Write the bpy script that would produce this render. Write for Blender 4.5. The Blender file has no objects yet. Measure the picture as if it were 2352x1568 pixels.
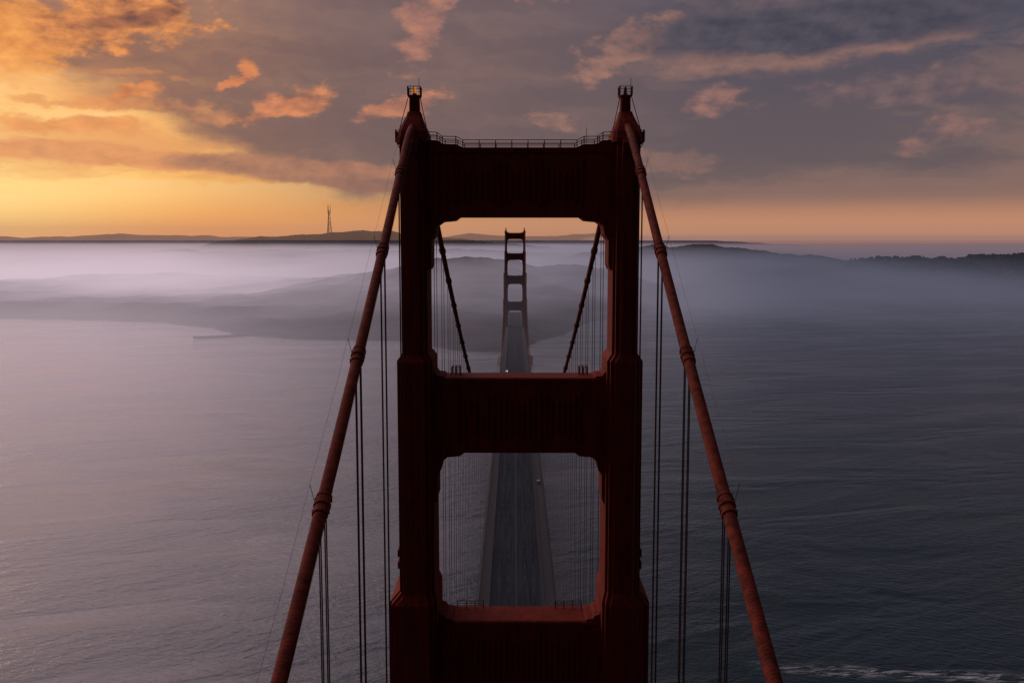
import bpy, math, random, bmesh
from mathutils import Vector, noise as mn
random.seed(7)
rad=math.radians
sc=bpy.context.scene
sc.view_settings.view_transform='Standard'
sc.view_settings.look='None'
sc.view_settings.exposure=0
C=180.0   # drone height above the water (m)
col=sc.collection

def lin(r,g,b):
    f=lambda c:(c/255/12.92) if c/255<=0.04045 else ((c/255+0.055)/1.055)**2.4
    return (f(r),f(g),f(b),1.0)

# ------------------------------------------------------------ node helper
class T:
    def __init__(s,tree): s.t=tree
    def n(s,typ): return s.t.nodes.new(typ)
    def link(s,a,b): s.t.links.new(a,b)
    def put(s,v,inp):
        if hasattr(v,'links'): s.t.links.new(v,inp)
        else: inp.default_value=v
    def m(s,op,a,b=0.0,c=0.0,clamp=False):
        n=s.n('ShaderNodeMath'); n.operation=op; n.use_clamp=clamp
        s.put(a,n.inputs[0]); s.put(b,n.inputs[1]); s.put(c,n.inputs[2])
        return n.outputs[0]
    def sm(s,v,a,b,lo=0.0,hi=1.0,kind='SMOOTHSTEP'):
        n=s.n('ShaderNodeMapRange'); n.interpolation_type=kind
        s.put(v,n.inputs[0]); n.inputs[1].default_value=a; n.inputs[2].default_value=b
        n.inputs[3].default_value=lo; n.inputs[4].default_value=hi
        return n.outputs[0]
    def mix(s,f,a,b,mode='MIX'):
        n=s.n('ShaderNodeMix'); n.data_type='RGBA'; n.blend_type=mode
        s.put(f,n.inputs[0]); s.put(a,n.inputs[6]); s.put(b,n.inputs[7])
        return n.outputs[2]
    def xyz(s,x,y,z):
        n=s.n('ShaderNodeCombineXYZ')
        s.put(x,n.inputs[0]); s.put(y,n.inputs[1]); s.put(z,n.inputs[2]); return n.outputs[0]
    def sep(s,v):
        n=s.n('ShaderNodeSeparateXYZ'); s.link(v,n.inputs[0]); return n.outputs
    def noise(s,vec,scale=1,detail=5,rough=.55,dist=0,colr=False):
        n=s.n('ShaderNodeTexNoise'); s.link(vec,n.inputs['Vector'])
        n.inputs['Scale'].default_value=scale; n.inputs['Detail'].default_value=detail
        n.inputs['Roughness'].default_value=rough; n.inputs['Distortion'].default_value=dist
        return n.outputs[1] if colr else n.outputs[0]
    def ramp(s,v,stops):
        n=s.n('ShaderNodeValToRGB'); s.link(v,n.inputs[0])
        e=n.color_ramp.elements
        e[0].position=stops[0][0]; e[0].color=stops[0][1]
        e[1].position=stops[-1][0]; e[1].color=stops[-1][1]
        for p,c in stops[1:-1]:
            k=e.new(p); k.color=c
        return n.outputs[0]

# ------------------------------------------------------------ world (sunrise sky)
w=bpy.data.worlds.new("World"); sc.world=w; w.use_nodes=True
w.node_tree.nodes.clear(); t=T(w.node_tree)
tc=t.n('ShaderNodeTexCoord')
X,Y,Z=t.sep(tc.outputs['Generated'])
az=t.m('MULTIPLY',t.m('ARCTAN2',X,Y),57.2958)      # degrees from the bridge axis
el=t.m('MULTIPLY',t.m('ARCSINE',Z),57.2958)
base_v=t.xyz(t.m('MULTIPLY',az,.256),t.m('MULTIPLY',el,.544),2.3)
wn=t.sep(t.noise(base_v,1,5,.6,colr=True))
wx=t.m('MULTIPLY_ADD',wn[0],4.2,-2.1)
wy=t.m('MULTIPLY_ADD',wn[1],2.4,-1.2)
A=t.m('ADD',az,wx); E=t.m('ADD',el,wy)
VR=t.xyz(A,E,0.0); VF=t.xyz(t.m('MULTIPLY_ADD',wx,.5,az),t.m('MULTIPLY_ADD',wy,.4,el),0.0)
fx=t.m('MULTIPLY',az,.42); fy=t.m('MULTIPLY',el,.8)
f1=t.noise(t.xyz(fx,fy,7.7),1.0,7,.6)
f2=t.noise(t.xyz(t.m('ADD',fx,-.26),t.m('ADD',fy,-.2),7.7),1.0,5,.6)
relief=t.m('ADD',t.m('MULTIPLY',t.m('SUBTRACT',f1,f2),2.8),.52,clamp=True)
big=t.noise(t.xyz(t.m('MULTIPLY',az,.045),t.m('MULTIPLY',E,.26),1.1),1.0,5,.62)
eln=t.m('DIVIDE',t.m('MAXIMUM',el,0.0),90.0)
R=lambda d:d/90.0
dusk=t.ramp(eln,[(0,lin(186,128,98)),(R(.9),lin(208,146,100)),(R(1.9),lin(176,128,98)),(R(3),lin(138,108,95)),(R(6),lin(118,97,94)),(R(11),lin(108,91,93)),(R(14.5),lin(122,106,118)),(R(20),lin(172,162,186)),(R(45),lin(96,106,128)),(1,lin(60,72,96))])
duskr=t.ramp(eln,[(0,lin(150,112,102)),(R(.9),lin(196,136,104)),(R(1.6),lin(184,130,102)),(R(2.6),lin(134,106,98)),(R(5),lin(106,92,94)),(R(9),lin(86,80,91)),(R(14.5),lin(60,74,92)),(R(19),lin(24,48,64)),(R(50),lin(14,36,50)),(1,lin(36,48,68))])
glow=t.ramp(eln,[(0,lin(238,148,80)),(R(1.2),lin(252,170,88)),(R(4),lin(255,190,106)),(R(8),lin(252,188,116)),(R(11),lin(228,160,104)),(R(14),lin(220,178,166)),(R(17.5),lin(240,220,238)),(R(40),lin(200,196,222)),(1,lin(60,72,96))])
base=t.mix(t.sm(az,-4,14),dusk,duskr)
gw=t.m('MULTIPLY',t.sm(az,3,-25),t.sm(az,-150,-70))
base=t.mix(gw,base,glow)
mp=t.n('ShaderNodeMapping'); mp.vector_type='TEXTURE'; t.link(t.xyz(az,el,0.0),mp.inputs[0])
mp.inputs['Location'].default_value=(-31,3.0,0); mp.inputs['Scale'].default_value=(8,3.0,1)
ln_=t.n('ShaderNodeVectorMath'); ln_.operation='LENGTH'; t.link(mp.outputs[0],ln_.inputs[0])
base=t.mix(t.sm(ln_.outputs['Value'],1.9,0,0,1),base,lin(255,218,140))
elm=t.sm(el,.7,4)
base=t.mix(t.m('MULTIPLY',t.m('MULTIPLY',t.sm(big,.44,.6),elm),.6),base,t.mix(gw,lin(94,84,91),lin(224,146,96)))
base=t.mix(t.m('MULTIPLY',t.m('MULTIPLY',t.sm(big,.5,.38),elm),.45),base,t.mix(gw,lin(142,112,103),lin(255,216,154)))
L=t.m('MAXIMUM',t.m('MULTIPLY_ADD',az,-.40,-1.4),2.6)
dk=t.m('MULTIPLY_ADD',wy,1.5,t.m('SUBTRACT',el,L))
dkm=t.m('MULTIPLY',t.m('MULTIPLY',t.sm(dk,-.7,1.5,0,.9),t.sm(el,17,14.0)),t.sm(az,16,-6))
lft=t.sm(az,-26,-8)
deckc=t.mix(t.m('MULTIPLY',relief,.5),t.mix(lft,lin(152,108,90),lin(116,95,96)),t.mix(lft,lin(196,132,92),lin(130,104,100)))
deckc=t.mix(t.sm(big,.42,.6,0,.55),deckc,lin(98,84,90))
cur=t.mix(dkm,base,deckc)
def cloud(cur,ca,ce,rx,ry,tilt,lit,dark,op=1.0,soft=.55,flat=False,k=0.9):
    mp=t.n('ShaderNodeMapping'); mp.vector_type='TEXTURE'; t.link(VF if flat else VR,mp.inputs[0])
    mp.inputs['Location'].default_value=(ca,ce,0); mp.inputs['Rotation'].default_value=(0,0,rad(tilt)); mp.inputs['Scale'].default_value=(rx,ry,1)
    ln_=t.n('ShaderNodeVectorMath'); ln_.operation='LENGTH'; t.link(mp.outputs[0],ln_.inputs[0])
    q=t.m('SUBTRACT',t.m('MULTIPLY',f1,k*2.2),ln_.outputs['Value'])
    o=k*1.1-1
    return t.mix(t.sm(q,o,o+soft,0,op),cur,t.mix(relief,dark,lit))
cur=cloud(cur,-18,7.3,6.5,.6,-4,lin(202,138,98),lin(144,102,88),.8,.7)
cur=cloud(cur,-25,6.2,5,.7,-3,lin(240,160,98),lin(208,134,88),.85,.6)
cur=cloud(cur,-24,7.6,5,.35,-2,lin(232,150,92),lin(206,132,88),.6,.6)
cur=cloud(cur,-22,9.2,5,.3,-6,lin(220,146,96),lin(190,124,86),.6,.6)
# low flat bank
cur=cloud(cur,-23,4.7,11.5,.75,-3,lin(230,156,104),lin(206,138,98),.88,.45,True,.4)
cur=cloud(cur,-12,4.05,9.5,.95,-4,lin(180,126,100),lin(148,108,95),.92,.4,True,.4)
cur=cloud(cur,-8,3.4,5,.5,-1,lin(156,112,96),lin(132,100,93),.9,.5,True,.3)
cur=cloud(cur,-21.6,8.0,1.8,.4,4,lin(236,150,92),lin(190,116,76),.9)
cur=cloud(cur,-13.6,7.7,3.0,1.2,14,lin(222,140,98),lin(142,96,82),.95)
cur=cloud(cur,-16.3,9.1,1.8,.45,32,lin(224,140,90),lin(190,112,80),.9)
cur=cloud(cur,-7.0,7.9,3.0,.8,14,lin(200,132,100),lin(142,98,90),.9)
cur=cloud(cur,-27.5,10.8,4.5,2.6,10,lin(252,172,92),lin(206,122,66),.9,.45)
cur=cloud(cur,-22.0,12.2,6.0,2.1,8,lin(250,160,90),lin(134,86,72),.95,.35)
cur=cloud(cur,-21.5,12.0,3.6,.8,10,lin(170,106,78),lin(108,76,72),.9,.6)
cur=cloud(cur,-5.4,12.6,1.5,3.2,-20,lin(186,128,108),lin(138,102,98),.9,.6)
cur=cloud(cur,2.6,7.1,1.9,.65,0,lin(172,124,106),lin(132,102,98),.8)
cur=cloud(cur,2.5,14.2,4,.8,0,lin(172,120,102),lin(140,104,98),.8)
cur=cloud(cur,11.6,8.0,2.4,1.0,0,lin(166,118,106),lin(118,95,96),.8,.7)
cur=cloud(cur,9.5,4.7,4.5,.8,-4,lin(152,114,102),lin(124,100,96),.6)
cur=cloud(cur,22.5,8.4,7.5,1.4,2,lin(132,104,102),lin(90,81,92),.7,.6)
cur=cloud(cur,24.3,6.0,2.4,1.0,14,lin(158,116,106),lin(108,90,95),.8,.7)
cur=cloud(cur,18,13.6,14,1.3,4,lin(112,94,98),lin(84,77,89),.85,.6,True,.6)
cur=cloud(cur,16.0,10.5,13,1.2,3,lin(166,121,106),lin(132,103,99),.8,.8,True,.6)
cur=cloud(cur,6.5,10.9,3.6,1.3,22,lin(172,124,106),lin(132,102,98),.85,.55,False,.9)
cur=cloud(cur,17.5,11.8,13.5,1.7,3,lin(88,82,92),lin(68,66,80),1,.4,True,.4)
back=t.sm(Y,-.25,.45,.22,1.0)
lift=t.m('MULTIPLY_ADD',t.m('MULTIPLY',t.sm(el,14,18),t.m('MULTIPLY',t.sm(az,2,-20),t.sm(az,-110,-60))),1.4,1.0)  # unseen sky above the view, brightened on the left to lighten the water
back=t.m('MULTIPLY',back,lift)
cur=t.mix(1.0,cur,t.xyz(back,back,back),'MULTIPLY')
sky=t.n('ShaderNodeTexSky'); sky.sky_type='NISHITA'; sky.sun_disc=False
sky.sun_elevation=rad(4); sky.sun_rotation=rad(-31)
bg1=t.n('ShaderNodeBackground'); t.link(cur,bg1.inputs[0]); bg1.inputs[1].default_value=1.0
bg2=t.n('ShaderNodeBackground'); t.link(sky.outputs[0],bg2.inputs[0]); bg2.inputs[1].default_value=.001
ad=t.n('ShaderNodeAddShader'); t.link(bg1.outputs[0],ad.inputs[0]); t.link(bg2.outputs[0],ad.inputs[1])
wo=t.n('ShaderNodeOutputWorld'); t.link(ad.outputs[0],wo.inputs[0])

sun=bpy.data.lights.new("sun","SUN"); sun.energy=.35; sun.angle=rad(12); sun.color=(1,.58,.36)
so=bpy.data.objects.new("sun",sun); col.objects.link(so)
sa,se=rad(-38),rad(5)
d=Vector((math.sin(sa)*math.cos(se),math.cos(sa)*math.cos(se),math.sin(se)))
so.rotation_euler=d.to_track_quat('Z','Y').to_euler()

# ------------------------------------------------------------ materials
def mat(name):
    m=bpy.data.materials.new(name); m.use_nodes=True; m.node_tree.nodes.clear()
    t=T(m.node_tree); o=t.n('ShaderNodeOutputMaterial'); return m,t,o
def bsdf(t,o,colr,rough=.6,metal=0,bump=None,bs=.3,bd=.05,ior=1.45,spec=.5):
    p=t.n('ShaderNodeBsdfPrincipled'); t.put(colr,p.inputs['Base Color'])
    t.put(rough,p.inputs['Roughness']); p.inputs['Metallic'].default_value=metal; p.inputs['IOR'].default_value=ior
    p.inputs['Specular IOR Level'].default_value=spec
    if bump is not None:
        b=t.n('ShaderNodeBump'); b.inputs['Strength'].default_value=bs; b.inputs['Distance'].default_value=bd
        t.link(bump,b.inputs['Height']); t.link(b.outputs[0],p.inputs['Normal'])
    t.link(p.outputs[0],o.inputs[0]); return p
def simple(name,c,rough=.7,var=.3,scale=1.0,metal=0):
    m,t,o=mat(name); g=t.n('ShaderNodeTexCoord').outputs['Object']
    n=t.noise(g,scale,4,.6)
    c2=tuple(v*(1-var) for v in c[:3])+(1,)
    bsdf(t,o,t.mix(n,c2,tuple(c[:3])+(1,)),rough,metal,None,spec=.3)
    return m
m,t,o=mat("painted_steel"); g=t.n('ShaderNodeTexCoord').outputs['Object']
x,y,z=t.sep(g)
n1=t.noise(g,.5,6,.65)
streak=t.noise(t.xyz(t.m('MULTIPLY',x,1.6),t.m('MULTIPLY',y,1.6),t.m('MULTIPLY',z,.12)),1,5,.6)
c=t.mix(t.sm(streak,.35,.7),(.16,.019,.012,1),(.25,.031,.018,1))
c=t.mix(t.m('MULTIPLY',t.sm(n1,.5,.75),.6),c,(.075,.020,.013,1))
seam=t.m('LESS_THAN',t.m('FRACT',t.m('DIVIDE',z,2.4)),.03)
c=t.mix(t.m('MULTIPLY',seam,.45),c,(.05,.010,.008,1))
bsdf(t,o,c,.8,0,t.m('ADD',n1,t.m('MULTIPLY',seam,.8)),.35,.05,spec=.12)
STEEL=m
m,t,o=mat("cable_steel"); g=t.n('ShaderNodeTexCoord').outputs['Object']
x,y,z=t.sep(g); n1=t.noise(g,1.4,6,.65)
rg=t.m('SINE',t.m('MULTIPLY',y,26.0))
c=t.mix(t.sm(n1,.3,.7),(.085,.018,.012,1),(.25,.044,.027,1)); c=t.mix(t.m('MULTIPLY',t.sm(rg,.5,1),.15),c,(.08,.016,.012,1))
bsdf(t,o,c,.8,0,t.m('ADD',t.m('MULTIPLY',rg,.5),t.m('MULTIPLY',n1,2)),.25,.04,spec=.12)
CABLE=m
ROPE=simple("rope_steel",(.10,.032,.028),.7,.3,2)
CONC=simple("concrete",(.25,.23,.22),.85,.4,.2)
WALK=simple("sidewalk_concrete",(.055,.06,.072),.9,.4,.3)
WHITE=simple("white_paint",(.78,.78,.76),.4,.1,2)
PAINTL=simple("lane_paint",(.12,.12,.13),.8,.5,.8)
GLASS=simple("dark_glass",(.02,.022,.025),.1,.1,2)
RUBBER=simple("rubber",(.02,.02,.02),.8,.2,5)
DARKM=simple("grey_steel",(.06,.062,.07),.6,.3,1)
m,t,o=mat("asphalt"); g=t.n('ShaderNodeTexCoord').outputs['Object']; x,y,z=t.sep(g)
n1=t.noise(t.xyz(t.m('MULTIPLY',x,.9),t.m('MULTIPLY',y,.03),z),1,6,.6)
bsdf(t,o,t.mix(t.sm(n1,.3,.7),(.014,.021,.031,1),(.034,.046,.063,1)),.95,0,None,spec=.1)
ASPH=m
def emis(name,c,s):
    m,t,o=mat(name); e=t.n('ShaderNodeEmission'); e.inputs[0].default_value=c; e.inputs[1].default_value=s
    t.link(e.outputs[0],o.inputs[0]); return m
BEAC=emis("beacon_lens",(1,.28,.05,1),.6); HEAD=emis("headlight_lens",(1,.95,.85,1),6)
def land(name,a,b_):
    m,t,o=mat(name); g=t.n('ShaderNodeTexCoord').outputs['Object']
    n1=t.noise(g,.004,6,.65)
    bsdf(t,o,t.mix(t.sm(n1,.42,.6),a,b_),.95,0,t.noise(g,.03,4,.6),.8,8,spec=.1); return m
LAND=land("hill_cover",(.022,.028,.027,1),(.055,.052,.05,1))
FARLAND=land("haze_tinted_hill_cover",(.12,.12,.17,1),(.18,.17,.22,1))  # blue-grey haze painted into the far hills' base colour
FOL=simple("tree_foliage",(.04,.046,.036),.95,.65,.12)
# water
m,t,o=mat("water"); g=t.n('ShaderNodeTexCoord').outputs['Object']; x,y,z=t.sep(g)
rot=lambda a,sx,sy:t.xyz(t.m('MULTIPLY',t.m('ADD',t.m('MULTIPLY',x,math.cos(a)),t.m('MULTIPLY',y,math.sin(a))),sx),
                          t.m('MULTIPLY',t.m('SUBTRACT',t.m('MULTIPLY',y,math.cos(a)),t.m('MULTIPLY',x,math.sin(a))),sy),0.0)
w1=t.noise(rot(.55,.05,.14),1,4,.6,.5)
w2=t.noise(rot(-.35,.14,.38),1,4,.62,.3)
w3=t.noise(rot(.2,.005,.013),1,3,.6,.6)
amp=t.sm(w3,.35,.65,.4,1.5)
h=t.m('ADD',t.m('MULTIPLY',w1,2.1),t.m('MULTIPLY',w2,1.7))
h=t.m('ADD',t.m('MULTIPLY',h,amp),t.m('MULTIPLY',w3,3.0))
ln=t.m('SUBTRACT',y,t.m('SUBTRACT',265.0,t.m('MULTIPLY',t.m('SUBTRACT',x,115.0),.12)))
wob=t.m('MULTIPLY_ADD',t.noise(rot(0,.03,.03),1,2,.5),16,-8)
ln=t.m('ABSOLUTE',t.m('ADD',ln,wob))
fo=t.m('MULTIPLY',t.sm(ln,8,0),t.m('MULTIPLY',t.sm(x,90,135),t.sm(x,420,300)))
fo=t.m('MULTIPLY',fo,t.sm(t.noise(rot(.05,.09,.45),1,5,.72,.6),.46,.62))
c=t.mix(fo,(.005,.026,.036,1),(.52,.60,.65,1))
bsdf(t,o,c,t.m('MULTIPLY_ADD',fo,.5,.09),0,h,1.0,.40,1.33)
WATER=m
# fog
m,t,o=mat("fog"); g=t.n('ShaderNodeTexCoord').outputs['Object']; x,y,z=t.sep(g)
u=t.m('DIVIDE',x,t.m('ADD',y,450.0))       # sunward bay side (negative) to ocean side away from the sun (positive)
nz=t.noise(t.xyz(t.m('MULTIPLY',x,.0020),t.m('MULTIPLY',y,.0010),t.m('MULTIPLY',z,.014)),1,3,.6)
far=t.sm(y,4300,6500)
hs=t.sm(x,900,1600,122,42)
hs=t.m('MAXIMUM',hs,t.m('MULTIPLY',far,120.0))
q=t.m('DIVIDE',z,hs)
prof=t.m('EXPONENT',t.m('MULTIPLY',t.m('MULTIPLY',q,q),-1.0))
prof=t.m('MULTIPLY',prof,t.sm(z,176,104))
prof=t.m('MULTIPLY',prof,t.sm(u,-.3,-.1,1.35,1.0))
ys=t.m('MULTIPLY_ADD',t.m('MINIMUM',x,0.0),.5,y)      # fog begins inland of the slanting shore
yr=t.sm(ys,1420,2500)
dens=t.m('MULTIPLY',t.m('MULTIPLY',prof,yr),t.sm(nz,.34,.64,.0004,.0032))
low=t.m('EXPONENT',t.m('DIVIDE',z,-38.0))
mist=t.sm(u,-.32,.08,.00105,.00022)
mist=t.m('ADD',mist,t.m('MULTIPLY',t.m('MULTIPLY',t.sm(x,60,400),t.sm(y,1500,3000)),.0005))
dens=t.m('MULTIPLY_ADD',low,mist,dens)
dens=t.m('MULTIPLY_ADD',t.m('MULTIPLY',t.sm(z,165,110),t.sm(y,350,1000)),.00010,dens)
cl=t.mix(t.sm(u,-.42,.08),t.mix(t.sm(y,2500,5500),lin(216,194,206),lin(168,146,150)),lin(138,129,143))  # sunlit brightness painted into the fog colour, paler on the sunward side
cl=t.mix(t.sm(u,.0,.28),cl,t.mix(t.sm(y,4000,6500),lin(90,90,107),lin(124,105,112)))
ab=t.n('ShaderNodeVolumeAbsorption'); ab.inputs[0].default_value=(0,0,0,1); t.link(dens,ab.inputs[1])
em=t.n('ShaderNodeEmission'); t.link(cl,em.inputs[0]); t.link(dens,em.inputs[1])  # emission stands in for sunlight scattered by the fog
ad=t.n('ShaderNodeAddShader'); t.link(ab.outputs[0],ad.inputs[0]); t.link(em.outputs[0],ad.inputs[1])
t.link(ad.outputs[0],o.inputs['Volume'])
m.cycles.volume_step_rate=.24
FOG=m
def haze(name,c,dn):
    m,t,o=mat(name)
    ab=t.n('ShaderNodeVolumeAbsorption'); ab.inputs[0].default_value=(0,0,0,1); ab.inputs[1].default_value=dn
    em=t.n('ShaderNodeEmission'); em.inputs[0].default_value=c; em.inputs[1].default_value=dn  # haze glows by itself in place of scattered sunlight
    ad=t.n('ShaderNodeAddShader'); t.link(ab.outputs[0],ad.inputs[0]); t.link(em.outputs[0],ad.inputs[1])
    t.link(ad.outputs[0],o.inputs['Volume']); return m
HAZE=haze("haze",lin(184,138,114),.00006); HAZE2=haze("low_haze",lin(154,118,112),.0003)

# ------------------------------------------------------------ mesh helper
class MB:
    def __init__(s): s.v=[]; s.f=[]
    def box(s,x0,x1,y0,y1,z0,z1):
        b=len(s.v); s.v+=[(x0,y0,z0),(x1,y0,z0),(x1,y1,z0),(x0,y1,z0),(x0,y0,z1),(x1,y0,z1),(x1,y1,z1),(x0,y1,z1)]
        s.f+=[tuple(b+i for i in q) for q in((0,3,2,1),(4,5,6,7),(0,1,5,4),(1,2,6,5),(2,3,7,6),(3,0,4,7))]
    def tube(s,pts,r,n=8,cap=True):
        b=len(s.v); pts=[Vector(p) for p in pts]; rr=r if isinstance(r,(list,tuple)) else [r]*len(pts)
        for i,p in enumerate(pts):
            dd=(pts[min(i+1,len(pts)-1)]-pts[max(i-1,0)]).normalized()
            up=Vector((1,0,0)) if abs(dd.x)<.9 else Vector((0,0,1))
            a=dd.cross(up).normalized(); c=dd.cross(a)
            for k in range(n):
                th=2*math.pi*(k+.5)/n; s.v.append(tuple(p+(a*math.cos(th)+c*math.sin(th))*rr[i]))
        for i in range(len(pts)-1):
            for k in range(n):
                k2=(k+1)%n; s.f.append((b+i*n+k,b+i*n+k2,b+(i+1)*n+k2,b+(i+1)*n+k))
        if cap:
            s.f.append(tuple(b+k for k in range(n))[::-1]); s.f.append(tuple(b+(len(pts)-1)*n+k for k in range(n)))
    def loft(s,rings,cap=True):
        b=len(s.v); n=len(rings[0])
        for r in rings: s.v+=list(r)
        for i in range(len(rings)-1):
            for k in range(n):
                k2=(k+1)%n; s.f.append((b+i*n+k,b+i*n+k2,b+(i+1)*n+k2,b+(i+1)*n+k))
        if cap:
            s.f.append(tuple(b+k for k in range(n))[::-1]); s.f.append(tuple(b+(len(rings)-1)*n+k for k in range(n)))
    def prism(s,poly,y0,y1):
        s.loft([[(x,y0,z) for x,z in poly],[(x,y1,z) for x,z in poly]])
    def mesh(s,name,mt,smooth=False):
        me=bpy.data.meshes.new(name); me.from_pydata(s.v,[],s.f)
        bm=bmesh.new(); bm.from_mesh(me); bmesh.ops.recalc_face_normals(bm,faces=bm.faces)
        big=[f for f in bm.faces if len(f.verts)>4]
        if big: bmesh.ops.triangulate(bm,faces=big)
        bm.to_mesh(me); bm.free()
        me.materials.append(mt)
        if smooth:
            for p in me.polygons: p.use_smooth=True
        return me
def obj(name,me,parent=None,**kw):
    o=bpy.data.objects.new(name,me); col.objects.link(o)
    if parent: o.parent=parent
    for k,v in kw.items(): o[k]=v
    return o

# ------------------------------------------------------------ bridge
bridge=obj("suspension_bridge",None,label="long red-orange suspension bridge crossing a misty strait",category="bridge")
Zc=lambda h:h+C
def ring(s,z,xi,xo,y0,y1):
    a,b=.55,1.1; c,e=.9,1.7
    pts=[(xi,y0+e),(xi+a*.6,y0+e),(xi+a*.6,y0+b*.6),(xi+c,y0+b*.6),(xi+c,y0),
         (xo-c,y0),(xo-c,y0+b*.5),(xo-a*.5,y0+b*.5),(xo-a*.5,y0+e),(xo,y0+e),
         (xo,y1-e),(xo-a*.5,y1-e),(xo-a*.5,y1-b*.5),(xo-c,y1-b*.5),(xo-c,y1),
         (xi+c,y1),(xi+c,y1-b*.6),(xi+a*.6,y1-b*.6),(xi+a*.6,y1-e),(xi,y1-e)]
    return [(s*px,py,z) for px,py in pts]
S1=(11.95,15.3,0,10); S2=(11.3,15.9,-.6,10.8); S3=(10.9,17.1,-1.4,11.6); S4=(10.6,18.0,-2.2,12.4); S5=(10.2,19,-3,13.2)
secs=[(12.6,S1),(-14.5,S1),(-15.4,S2),(-46.0,S2),(-47.3,S3),(-85,S3),(-86.4,S4),(-124,S4),(-125.4,S5),(-171,S5)]
def leg_mesh(s):
    b=MB(); b.loft([ring(s,Zc(h),*q) for h,q in secs])
    for h,q in((-41.6,S2),(-43.2,S2)):
        xi,xo,y0,y1=q
        xs=sorted((s*(xo-.2),s*(xo+.28))); b.box(xs[0],xs[1],y0+2,y1-2,Zc(h),Zc(h+.9))
    for h0,h1,q in((11.5,-13.5,S1),(-16.6,-44.5,S2),(-49,-84,S3)):
        xi,xo,y0,y1=q
        cx=(xi+xo)/2
        for dx in(-.42,.42):
            xs=sorted((s*(cx+dx-.07),s*(cx+dx+.07))); b.box(xs[0],xs[1],y0-.09,y0+.02,Zc(h1),Zc(h0))
            b.box(xs[0],xs[1],y1-.02,y1+.09,Zc(h1),Zc(h0))
    return b.mesh("leg",STEEL)
def strut_mesh(zt,zb,xt,xb,top=False):
    b=MB()
    if top: hp=[(7.3,zt),(8.1,zt+.4),(9.9,zt+.45),(10.5,zt+.9),(xt+1,zt+1.0)]
    else: hp=[(xt-2.1,zt),(xt-1.9,zt+.22),(xt-1.1,zt+.3),(xt-.8,zt+.75),(xt-.3,zt+.85),(xt-.05,zt+1.7),(xt+1,zt+1.9)]
    hp+=[(xb+1,zb-7.0),(xb-.25,zb-6.8),(xb-.5,zb-6.2),(xb-.5,zb-3.0),(xb-1.0,zb-2.3),(xb-1.2,zb-1.1),(xb-1.9,zb-.6),(xb-3.5,zb-.45),(xb-4.1,zb)]
    poly=[(x,Zc(z)) for x,z in hp]+[(-x,Zc(z)) for x,z in hp[::-1]]
    b.prism(poly,2.5,7.5)
    for ya,yb in((2.22,2.52),(7.48,7.78)):
        b.box(-xt+.2,xt-.2,ya,yb,Zc(zt-.62),Zc(zt-.07)); b.box(-xb+4.2,xb-4.2,ya,yb,Zc(zb+.07),Zc(zb+.55))
        b.box(-xt+.2,-xt+1.6,ya+.04,yb-.04,Zc(zb+.6),Zc(zt-.7)); b.box(xt-1.6,xt-.2,ya+.04,yb-.04,Zc(zb+.6),Zc(zt-.7))
    n=22
    for i in range(n):
        x=-8.4+16.8*(i+.5)/n; hw=.3
        e=1.5*abs(math.sin(i*math.pi/ (n-1)*3))
        for yf,yo in((2.5,2.17),(7.5,7.83)):
            z0,z1=Zc(zb+1.4+e*.6),Zc(zt-1.5-e)
            k=len(b.v); b.v+=[(x-hw,yf,z0),(x+hw,yf,z0),(x,yo,z0+.25),(x-hw,yf,z1),(x+hw,yf,z1),(x,yo,z1-.25)]
            b.f+=[(k,k+2,k+5,k+3),(k+2,k+1,k+4,k+5),(k,k+1,k+2),(k+3,k+5,k+4)]
    return b.mesh("strut",STEEL)
def rail_mesh(pts,ht=1.05,step=2.2,r=.045):
    b=MB()
    pts=[Vector(p) for p in pts]
    for f in(1.0,.66,.33): b.tube([p+Vector((0,0,ht*f)) for p in pts],r*(1.1 if f==1 else .7),6)
    for i in range(len(pts)-1):
        a,c=pts[i],pts[i+1]; n=max(1,round((c-a).length/step))
        for k in range(n+(i==len(pts)-2)):
            p=a.lerp(c,k/n); b.box(p.x-r*1.3,p.x+r*1.3,p.y-r*1.3,p.y+r*1.3,p.z-.02,p.z+ht+.04)
    return b.mesh("railing",STEEL)
def sq(cx,cy,hx,hy,z,ch=.25):
    c=min(hx,hy)*ch
    return [(cx-hx,cy-hy+c,z),(cx-hx+c,cy-hy,z),(cx+hx-c,cy-hy,z),(cx+hx,cy-hy+c,z),(cx+hx,cy+hy-c,z),(cx+hx-c,cy+hy,z),(cx-hx+c,cy+hy,z),(cx-hx,cy+hy-c,z)]
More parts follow.
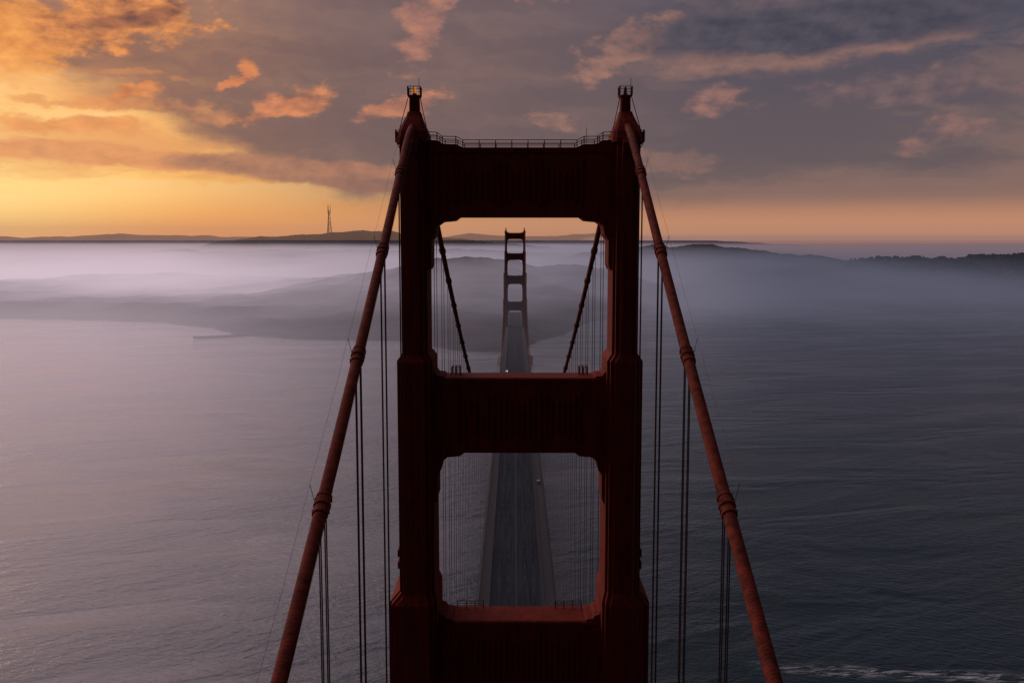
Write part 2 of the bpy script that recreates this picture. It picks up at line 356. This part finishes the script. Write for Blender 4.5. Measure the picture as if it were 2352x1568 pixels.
def turret_mesh(s):
    b=MB(); cx=13.65*s; cy=5
    prof=[(12.4,1.95,4.6),(13.0,1.95,4.5),(13.02,1.85,4.0),(13.9,1.78,3.6),(14.6,1.5,3.0),(15.3,1.18,2.4),(16.0,.95,1.6),(16.6,.82,1.05),(16.62,.66,.78),(18.45,.62,.7),(18.5,.8,.85),(18.7,.86,.92)]
    b.loft([sq(cx,cy,hx,hy,Zc(h)) for h,hx,hy in prof])
    for dx in(-.45,0,.45):
        b.box(cx+dx-.05,cx+dx+.05,cy-.86,cy-.66,Zc(16.7),Zc(18.4))
    b.box(min(cx+s*1.5,cx+s*2.3),max(cx+s*1.5,cx+s*2.3),cy-2.5,cy+2.5,Zc(12.62),Zc(12.78))
    for yy in(cy-2,cy+2): b.tube([(cx+s*2.2,yy,Zc(12.65)),(cx+s*1.66,yy,Zc(11.6))],.06,5)
    for sx in(-1,1):
        b.tube([(cx+sx*.8,cy-.7,Zc(18.3)),(cx+sx*1.75,cy-2.2,Zc(14.2)),(cx+sx*1.9,cy-3,Zc(13.0))],.05,6)
    b.tube([(cx,cy,Zc(18.7)),(cx,cy,Zc(19.0))],.3,10)
    b.loft([[(cx-.75,cy-5.3,Zc(11.0)),(cx+.75,cy-5.3,Zc(11.0)),(cx+.75,cy-5.3,Zc(12.3)),(cx-.75,cy-5.3,Zc(12.3))],
            [(cx-.9,cy-2.0,Zc(12.4)),(cx+.9,cy-2.0,Zc(12.4)),(cx+.9,cy-2.0,Zc(14.4)),(cx-.9,cy-2.0,Zc(14.4))]])
    return b.mesh("turret",STEEL)
def tower_parts():
    P=[]
    for s in(-1,1):
        P.append(("leg",leg_mesh(s)))
        P.append(("turret",turret_mesh(s)))
        cx=13.65*s
        P.append(("railing",rail_mesh([(cx-.82,4.15,Zc(18.7)),(cx+.82,4.15,Zc(18.7)),(cx+.82,5.85,Zc(18.7)),(cx-.82,5.85,Zc(18.7)),(cx-.82,4.15,Zc(18.7))],1.1,.8,.04)))
        P.append(("railing",rail_mesh([(cx+s*1.7,2.6,Zc(12.78)),(cx+s*2.25,2.6,Zc(12.78)),(cx+s*2.25,7.4,Zc(12.78)),(cx+s*1.7,7.4,Zc(12.78))],1.3,.7,.04)))
        b=MB(); b.tube([(cx,5,Zc(18.95)),(cx,5,Zc(19.1)),(cx,5,Zc(19.5)),(cx,5,Zc(19.75)),(cx,5,Zc(19.85))],[.26,.2,.22,.17,.05],10)
        P.append(("beacon_lamp",b.mesh("beacon_lamp",BEAC if s<0 else DARKM,True)))
        b=MB(); ax=cx+.55 if s<0 else cx+.75
        b.tube([(ax,5.3,Zc(18.7)),(ax,5.3,Zc(21.0))],.035,6); P.append(("antenna",b.mesh("antenna",DARKM)))
        b=MB(); b.tube([(cx-.6,5.4,Zc(18.7)),(cx-.6,5.4,Zc(20.1))],.03,6); P.append(("antenna",b.mesh("antenna",DARKM)))
    b=MB(); b.tube([(8.6,4.0,Zc(12.3)),(8.6,4.0,Zc(14.6))],.03,6); P.append(("antenna",b.mesh("antenna",DARKM)))
    P.append(("strut",strut_mesh(11.9,3.1,11.95,11.95,True)))
    P.append(("strut",strut_mesh(-17.8,-27.8,11.95,11.3+.1)))
    P.append(("strut",strut_mesh(-50.8,-63.3,11.3-.3,10.9)))
    P.append(("strut",strut_mesh(-89.5,-102.7,10.7,10.6)))
    for yy in(2.65,7.35):
        P.append(("railing",rail_mesh([(-11.9,yy,Zc(12.95)),(-10.6,yy,Zc(12.85)),(-9.9,yy,Zc(12.36)),(-8.2,yy,Zc(12.33)),(-7.3,yy,Zc(11.9)),
              (7.3,yy,Zc(11.9)),(8.2,yy,Zc(12.33)),(9.9,yy,Zc(12.36)),(10.6,yy,Zc(12.85)),(11.9,yy,Zc(12.95))],.95)))
    for s in(-1,1):
        P.append(("railing",rail_mesh([(s*9.1,6.9,Zc(-17.8)),(s*8.0,6.9,Zc(-17.8)),(s*8.0,5.2,Zc(-17.8)),(s*9.1,5.2,Zc(-17.8))],1.05,.6)))
        P.append(("railing",rail_mesh([(s*8.6,6.9,Zc(-50.8)),(s*5.0,6.9,Zc(-50.8))],1.05,1.2)))
    b=MB()
    b.box(-10.6,10.6,1.5,8.5,Zc(-141),Zc(-134)); 
    for a,c in((-141,-171),(-171,-141)): b.tube([(-10.6,5,Zc(a)),(10.6,5,Zc(c))],1.6,4)
    P.append(("cross_brace",b.mesh("cross_brace",STEEL)))
    b=MB(); el_=lambda a,bb,z:[(a*math.cos(2*math.pi*k/36),5+bb*math.sin(2*math.pi*k/36),z) for k in range(36)]
    b.loft([el_(27,17,-15),el_(27,17,8),el_(25,15,8.6),el_(25,15,10)])
    P.append(("pier",b.mesh("pier",CONC)))
    return P
parts=tower_parts()
for k,ty in enumerate((0,1280)):
    tw=obj("tower",None,bridge); tw.location=(0,ty,0)
    for nm,me in parts: obj(nm,me,tw)

YT=5.0
def cab(y):
    rd=1.5*math.exp(-((y-YT)/5.0)**2)+1.5*math.exp(-((y-1280-YT)/5.0)**2)
    if y<YT: return 14.2+.585*y+.00052*y*y-rd
    if y<=1280+YT:
        s=y-YT; return 17.15-.425*s+.425/1280*s*s-rd
    yy=-(y-1280-2*YT); return 14.2+.585*yy+.00052*yy*yy-rd
def deckz(y):
    q=(y-645)/640.0; return -126+3.8*max(0,1-q*q) if abs(q)<1 else -126-.012*(abs(y-645)-640)
SP=15.55
side_t=[-11-SP*i for i in range(21)]
main_y=[YT+15+SP*i for i in range(81) if YT+15+SP*i<1276]
back_y=[1290+11+SP*i for i in range(20)]
for s in(-1,1):
    b=MB(); ys=[-330+5*i for i in range(int((1620+330)/5)+1)]
    ys=sorted(set(ys+[YT+i for i in range(-7,8)]+[1280+YT+i for i in range(-7,8)])); b.tube([(13.7*s,y,Zc(cab(y))) for y in ys],.46,14)
    mc=obj("main_cable",b.mesh("main_cable",CABLE,True),bridge)
    rest=MB()
    for y in side_t+main_y+back_y:
        p0=Vector((13.7*s,y-.85,Zc(cab(y-.85)))); p1=Vector((13.7*s,y+.85,Zc(cab(y+.85)))); dd=(p1-p0)
        if -160<y<400:
            bb=MB()
            pts=[p0+dd*f for f in(0,.02,.14,.16,.40,.42,.58,.60,.84,.86,.98,1)]
            bb.tube(pts,[.47,.56,.56,.51,.51,.60,.60,.51,.51,.56,.56,.47],14)
            for q in(-.45,.45):
                for f in(.2,.5,.8):
                    c=p0+dd*f; bb.box(c.x+q*1.18-.06,c.x+q*1.18+.06,c.y-.07,c.y+.07,c.z-.16,c.z+.16)
            if y<YT:
                for q in(-.5,.5):
                    c=p0+dd*.5; bb.tube([(c.x+q,c.y,c.z+.2),(c.x+q*1.6,c.y,c.z+1.5)],.022,5)
            obj("cable_band",bb.mesh("cable_band",CABLE),mc)
        else: rest.tube([p0,p1],.56,6)
    obj("cable_band",rest.mesh("cable_band",CABLE),mc,kind="stuff",label="far clamps along the main cable")
    for q in(-.82,.82):
        hb=MB(); pts=[(13.7*s+q,y,Zc(cab(y)+1.45)) for y in [1.0]+side_t]
        out=[]
        for a,c in zip(pts[:-1],pts[1:]):
            for f in(0,.25,.5,.75):
                p=Vector(a).lerp(Vector(c),f); p.z-=.7*f*(1-f); out.append(p)
        out.append(Vector(pts[-1])); hb.tube(out,.010,5)
        obj("hand_rope",hb.mesh("hand_rope",ROPE),mc)
def rope_into(b,s,y,r=.04):
    zt=Zc(cab(y))-.3; zb=Zc(deckz(y))-2
    if zt-zb<1: return
    for dx in(-.2,.2):
        for dy in(-.28,.28): b.tube([(13.7*s+dx,y+dy,zb),(13.7*s+dx,y+dy,zt)],r,5,False)
stuff=MB()
near=[y for y in side_t if y>-75]+main_y[:45]
for s in(-1,1):
    for y in side_t+main_y+back_y:
        if y in near:
            b=MB(); rope_into(b,s,y,.05 if y<YT else .028); obj("suspender_rope",b.mesh("suspender_rope",ROPE),bridge)
        else: rope_into(stuff,s,y,.026)
obj("suspender_rope",stuff.mesh("suspender_rope",ROPE),bridge,kind="stuff",label="far rows of thin vertical suspender ropes")
# deck
dy=[-340+10*i for i in range(197)]
def strip(b,x0,x1,dz,th=None):
    k=len(b.v)
    for y in dy:
        z=Zc(deckz(y))+dz
        b.v+=[(x0,y,z),(x1,y,z)]
        if th: b.v+=[(x1,y,z-th),(x0,y,z-th)]
    n=4 if th else 2
    for i in range(len(dy)-1):
        a=k+i*n; c=a+n
        if th:
            for j in range(4): j2=(j+1)%4; b.f.append((a+j,a+j2,c+j2,c+j))
        else: b.f.append((a,a+1,c+1,c))
deck=obj("deck",None,bridge)
b=MB(); strip(b,-9.3,9.3,0,.5); obj("roadway",b.mesh("roadway",ASPH),deck)
for s in(-1,1):
    b=MB(); strip(b,min(s*9.32,s*13.1),max(s*9.32,s*13.1),.22,.6); obj("sidewalk",b.mesh("sidewalk",WALK),deck)
b=MB()
for x in(-6.2,-3.1,3.1,6.2):
    y=-300
    while y<1600:
        if 200<y<1300:
            z0=Zc(deckz(y))+.012; z1=Zc(deckz(y+3.6))+.012
            k=len(b.v); b.v+=[(x-.07,y,z0),(x+.07,y,z0),(x+.07,y+3.6,z1),(x-.07,y+3.6,z1)]; b.f.append((k,k+1,k+2,k+3))
        y+=12
for x in(-.2,.2): strip(b,x-.06,x+.06,.012)
for x in(-9.0,9.0): strip(b,x-.06,x+.06,.012)
obj("lane_marking",b.mesh("lane_marking",PAINTL),deck,kind="stuff")
for s in(-1,1):
    for xx,hh in((13.15,1.35),(9.5,.85)):
        b=MB()
        strip(b,s*xx-.06,s*xx+.06,.22+hh,.12)
        strip(b,s*xx-.04,s*xx+.04,.22+hh*.5,.08)
        for y in range(-330,1620,4):
            z=Zc(deckz(y)); b.box(s*xx-.08,s*xx+.08,y-.08,y+.08,z+.1,z+.2+hh)
        obj("railing",b.mesh("railing",DARKM),deck)
b=MB()
for s in(-1,1):
    strip(b,s*13.7-.45,s*13.7+.45,-.4,.9); strip(b,s*13.7-.45,s*13.7+.45,-7.4,.9)
    for i,y in enumerate(range(-340,1610,8)):
        z=Zc(deckz(y)); z2=Zc(deckz(y+8))
        b.box(s*13.7-.25,s*13.7+.25,y-.25,y+.25,z-7.4,z-1.3)
        pa=(s*13.7,y,z-1 if i%2 else z-7.5); pb=(s*13.7,y+8,z2-7.5 if i%2 else z2-1); b.tube([pa,pb],.3,4)
for y in range(-340,1610,8):
    z=Zc(deckz(y)); b.box(-13.5,13.5,y-.2,y+.2,z-1.6,z-.55)
obj("stiffening_truss",b.mesh("stiffening_truss",DARKM),deck)

# ------------------------------------------------------------ vehicles
def vehicle(name,x,y,label,cat,light=False,zadd=0,face=-1,L=4.8,W=.95,H=1.9):
    root=obj(name,None,label=label,category=cat); root.location=(x,y,Zc(deckz(y))+zadd)
    if face>0: root.rotation_euler=(0,0,math.pi)
    f=-L/2; r=L/2
    b=MB(); pr=[(f,.35),(f,.85),(f+.15,1.0),(f+.9,1.12),(f+1.5,H*.93),(f+1.9,H),(r-.15,H),(r,H*.9),(r,.35)]
    b.loft([[(-W,y_,z_) for y_,z_ in pr],[(W,y_,z_) for y_,z_ in pr]])
    obj("body",b.mesh("body",WHITE),root)
    b=MB(); b.v=[(-W*.88,f+.89,1.18),(W*.88,f+.89,1.18),(W*.84,f+1.42,H*.91+.02),(-W*.84,f+1.42,H*.91+.02)]; b.f=[(0,1,2,3)]
    obj("windscreen",b.mesh("windscreen",GLASS),root)
    for s in(-1,1):
        b=MB(); b.box(min(s*W,s*(W+.01)),max(s*W,s*(W+.01)),f+1.5,r-.6,1.15,H*.86); obj("window",b.mesh("window",GLASS),root)
    wb=MB(); wb.tube([(-.11,0,0),(.11,0,0)],.33,14); wm=wb.mesh("wheel",RUBBER)
    for s in(-1,1):
        for yy in(f+.9,r-.9):
            o_=obj("wheel",wm,root); o_.location=(s*(W-.08),yy,.33)
    hm=MB(); hm.tube([(0,0,0),(0,-.05,0)],.17,10); hme=hm.mesh("headlight",HEAD if light else GLASS)
    for s in(-1,1):
        o_=obj("headlight",hme,root); o_.location=(s*W*.72,f-.005,.75)
vehicle("van",-8.0,762,"white van with headlights on driving on the bridge deck","van",light=True)
vehicle("utility_cart",11.4,352,"small white utility cart on the bridge sidewalk","utility cart",zadd=.22,L=3.0,W=.7,H=1.75,face=1)

# ------------------------------------------------------------ water
b=MB(); b.v=[(-45000,-3000,0),(45000,-3000,0),(45000,60000,0),(-45000,60000,0)]; b.f=[(0,1,2,3)]
obj("water",b.mesh("water",WATER),kind="structure",label="calm rippled strait water under fog",category="water")

# ------------------------------------------------------------ land
SH=[(-9000,2700),(-2500,2350),(-1199,2074),(-950,2040),(-781,1958),(-700,1900),(-629,1843),(-529,1686),(-386,1607),(-212,1584),(-150,1500),(-72,1420),(10,1400),(33,1568),(101,1730),(160,1980),(220,2064),(370,2390),(580,2875),(795,3205),(1300,3326),(1795,3205),(2600,3000),(9000,2500)]
def shore(x):
    for (x0,y0),(x1,y1) in zip(SH[:-1],SH[1:]):
        if x<=x1: return y0+(y1-y0)*(x-x0)/(x1-x0)
    return SH[-1][1]
G=[(-110,2700,290,420,90),(-520,2750,300,420,40),(-1400,3300,700,500,35),(250,2950,250,300,58),
   (2150,3750,650,260,70),(1400,3850,560,300,64),(3200,3800,700,400,80),(620,5000,520,450,90),(1200,4700,600,400,96),(-200,6500,1500,900,85),(-2500,6000,1500,1000,80)]
def hgt(x,y):
    d=y-shore(x)+18*mn.noise(Vector((x*.012,y*.012,0)))
    if d<0: return max(-8,d*.1)-.5
    e=min(1,d/200.0); e=e*e*(3-2*e)
    h=0
    for cx,cy,sx,sy,a in G: h+=a*math.exp(-((x-cx)/sx)**2-((y-cy)/sy)**2)
    n=mn.fractal(Vector((x*.0035,y*.0035,1.3)),.7,2.1,8)
    h=h*(1+.14*n)+12*n+15
    return 5.0*min(1,d/12)+e*max(h,4)
ysr=[]; y=1340.0
while y<9000: ysr.append(y); y+=18+max(0,(y-3500))*.02
xsr=[]; x=-6500.0
while x<6500: xsr.append(x); x+=16 if abs(x)<2600 else 80
b=MB(); nx=len(xsr)
for yy in ysr:
    for xx in xsr: b.v.append((xx,yy,hgt(xx,yy)))
for j in range(len(ysr)-1):
    for i in range(nx-1):
        a=j*nx+i; q=(a,a+1,a+nx+1,a+nx)
        if max(b.v[k][2] for k in q)>-1: b.f.append(q)
obj("ground",b.mesh("ground",LAND,True),kind="structure",label="hilly wooded headland across the strait",category="ground")
def ridge(name,D,prof,dep,base_z,label,nz=10,mt=LAND):
    b=MB(); x0,x1=prof[0][0],prof[-1][0]; n=420; m_=9
    for j in range(m_):
        tt=j/(m_-1)*2-1
        for i in range(n):
            x=x0+(x1-x0)*i/(n-1)
            for (a,za),(c,zc) in zip(prof[:-1],prof[1:]):
                if x<=c: z=za+(zc-za)*(x-a)/(c-a); break
            z+=nz*mn.fractal(Vector((x*.004,D*.001,tt*.6)),.7,2.1,7)
            b.v.append((x,D+tt*dep,base_z+(z-base_z)*(math.cos(tt*math.pi/2)**.8 if abs(tt)<1 else 0)))
    for j in range(m_-1):
        for i in range(n-1): a=j*n+i; b.f.append((a,a+1,a+n+1,a+n))
    obj(name,b.mesh(name,mt,True),kind="structure",label=label,category="hills")
ridge("hills",9400,[(-3300,0),(-2950,175),(-2550,222),(-2100,250),(-1840,262),(-1670,272),(-1560,288),(-1450,276),(-1300,282),(-1160,270),(-700,215),(-200,170),(600,100),(1200,0)],1100,-2,"dark hills rising above the fog",16)
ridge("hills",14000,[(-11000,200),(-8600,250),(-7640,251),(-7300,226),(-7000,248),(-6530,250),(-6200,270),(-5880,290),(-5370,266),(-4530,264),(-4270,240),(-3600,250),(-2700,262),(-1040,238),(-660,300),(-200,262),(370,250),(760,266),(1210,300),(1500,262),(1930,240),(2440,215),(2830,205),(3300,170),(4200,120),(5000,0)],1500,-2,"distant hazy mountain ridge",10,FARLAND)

# woodland on the far ridge
fb=MB()
ph=(1+5**.5)/2
iv=[(-1,ph,0),(1,ph,0),(-1,-ph,0),(1,-ph,0),(0,-1,ph),(0,1,ph),(0,-1,-ph),(0,1,-ph),(ph,0,-1),(ph,0,1),(-ph,0,-1),(-ph,0,1)]
iff=[(0,11,5),(0,5,1),(0,1,7),(0,7,10),(0,10,11),(1,5,9),(5,11,4),(11,10,2),(10,7,6),(7,1,8),(3,9,4),(3,4,2),(3,2,6),(3,6,8),(3,8,9),(4,9,5),(2,4,11),(6,2,10),(8,6,7),(9,8,1)]
def clump(x,y,z,r,hh):
    k=len(fb.v)
    for v in iv:
        j=random.uniform(.6,1.35); fb.v.append((x+v[0]/1.9*r*j,y+v[1]/1.9*r*j,z+v[2]/1.9*hh*j))
    for f in iff: fb.f.append(tuple(k+i for i in f))
n=0
while n<4200:
    x=random.uniform(1300,2950); y=random.gauss(3720,190)
    if mn.noise(Vector((x*.006,y*.006,4)))<-.18: continue
    if random.random()>(x-1250)/700: continue
    z=hgt(x,y)
    if z<6: continue
    hh=random.uniform(3,9); clump(x,y,z+hh*.4,random.uniform(5,11),hh); n+=1
obj("woodland",fb.mesh("woodland",FOL),kind="stuff",label="dark woodland covering the misty ridge",category="woodland")

# ------------------------------------------------------------ broadcast tower on the hill
bt=obj("broadcast_tower",None,label="tall three legged broadcast tower on a dark hill",category="tower")
bt.location=(-1855,9380,255)
lp=[(0,26),(70,19),(145,12),(185,9),(230,15)]
def rad_at(z):
    for (a,ra),(c,rc) in zip(lp[:-1],lp[1:]):
        if z<=c: return ra+(rc-ra)*(z-a)/(c-a)
    return lp[-1][1]
P3=lambda k,z:(rad_at(z)*math.cos(2.0944*k+.5),rad_at(z)*math.sin(2.0944*k+.5),z)
for k in range(3):
    b=MB(); b.tube([P3(k,z) for z,_ in lp],[4.2,3.6,3.2,3,3],6); obj("leg",b.mesh("leg",DARKM),bt)
    b=MB(); x_,y_,_=P3(k,230); b.tube([(x_,y_,228),(x_,y_,262),(x_,y_,298-k*8)],[2.2,1.8,1.0],6); obj("antenna",b.mesh("antenna",DARKM),bt)
b=MB()
for z in(60,115,150,185,230):
    for k in range(3): b.tube([P3(k,z),P3((k+1)%3,z)],2.4,5)
for za,zb in((0,60),(60,115),(185,230)):
    for k in range(3): b.tube([P3(k,za),P3((k+1)%3,zb)],.9,4); b.tube([P3(k,zb),P3((k+1)%3,za)],.9,4)
obj("crossbeam",b.mesh("crossbeam",DARKM),bt)

# ------------------------------------------------------------ jetty in the bay
b=MB(); pts=[(-600,1634),(-588,1630),(-570,1634),(-545,1650),(-520,1672),(-505,1700)]
L1=[]
for i,(xa,ya) in enumerate(pts):
    p=Vector(pts[max(i-1,0)]); q=Vector(pts[min(i+1,len(pts)-1)]); dd=(q-p).normalized(); n_=Vector((-dd.y,dd.x))*3.5
    L1.append([(xa-n_.x,ya-n_.y,.5),(xa+n_.x,ya+n_.y,.5),(xa+n_.x*.7,ya+n_.y*.7,3.6),(xa-n_.x*.7,ya-n_.y*.7,3.6)])
b.loft(L1)
obj("jetty",b.mesh("jetty",DARKM),label="low dark jetty reaching into the misty bay",category="jetty")

# ------------------------------------------------------------ fog bank and high haze
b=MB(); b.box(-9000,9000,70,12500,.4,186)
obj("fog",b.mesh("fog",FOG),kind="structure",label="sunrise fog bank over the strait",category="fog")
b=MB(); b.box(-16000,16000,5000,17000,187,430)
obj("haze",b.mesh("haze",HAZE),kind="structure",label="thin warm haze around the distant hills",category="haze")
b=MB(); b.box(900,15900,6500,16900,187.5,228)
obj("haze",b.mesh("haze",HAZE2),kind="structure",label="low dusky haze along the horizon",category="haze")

# ------------------------------------------------------------ camera
cam=bpy.data.cameras.new("camera"); cam.sensor_width=36; cam.lens=33.18; cam.clip_start=.5; cam.clip_end=100000
co=bpy.data.objects.new("camera",cam); col.objects.link(co)
co.location=(-.67,-120,C); co.rotation_euler=(rad(90-6.06),0,rad(.16))
sc.camera=co
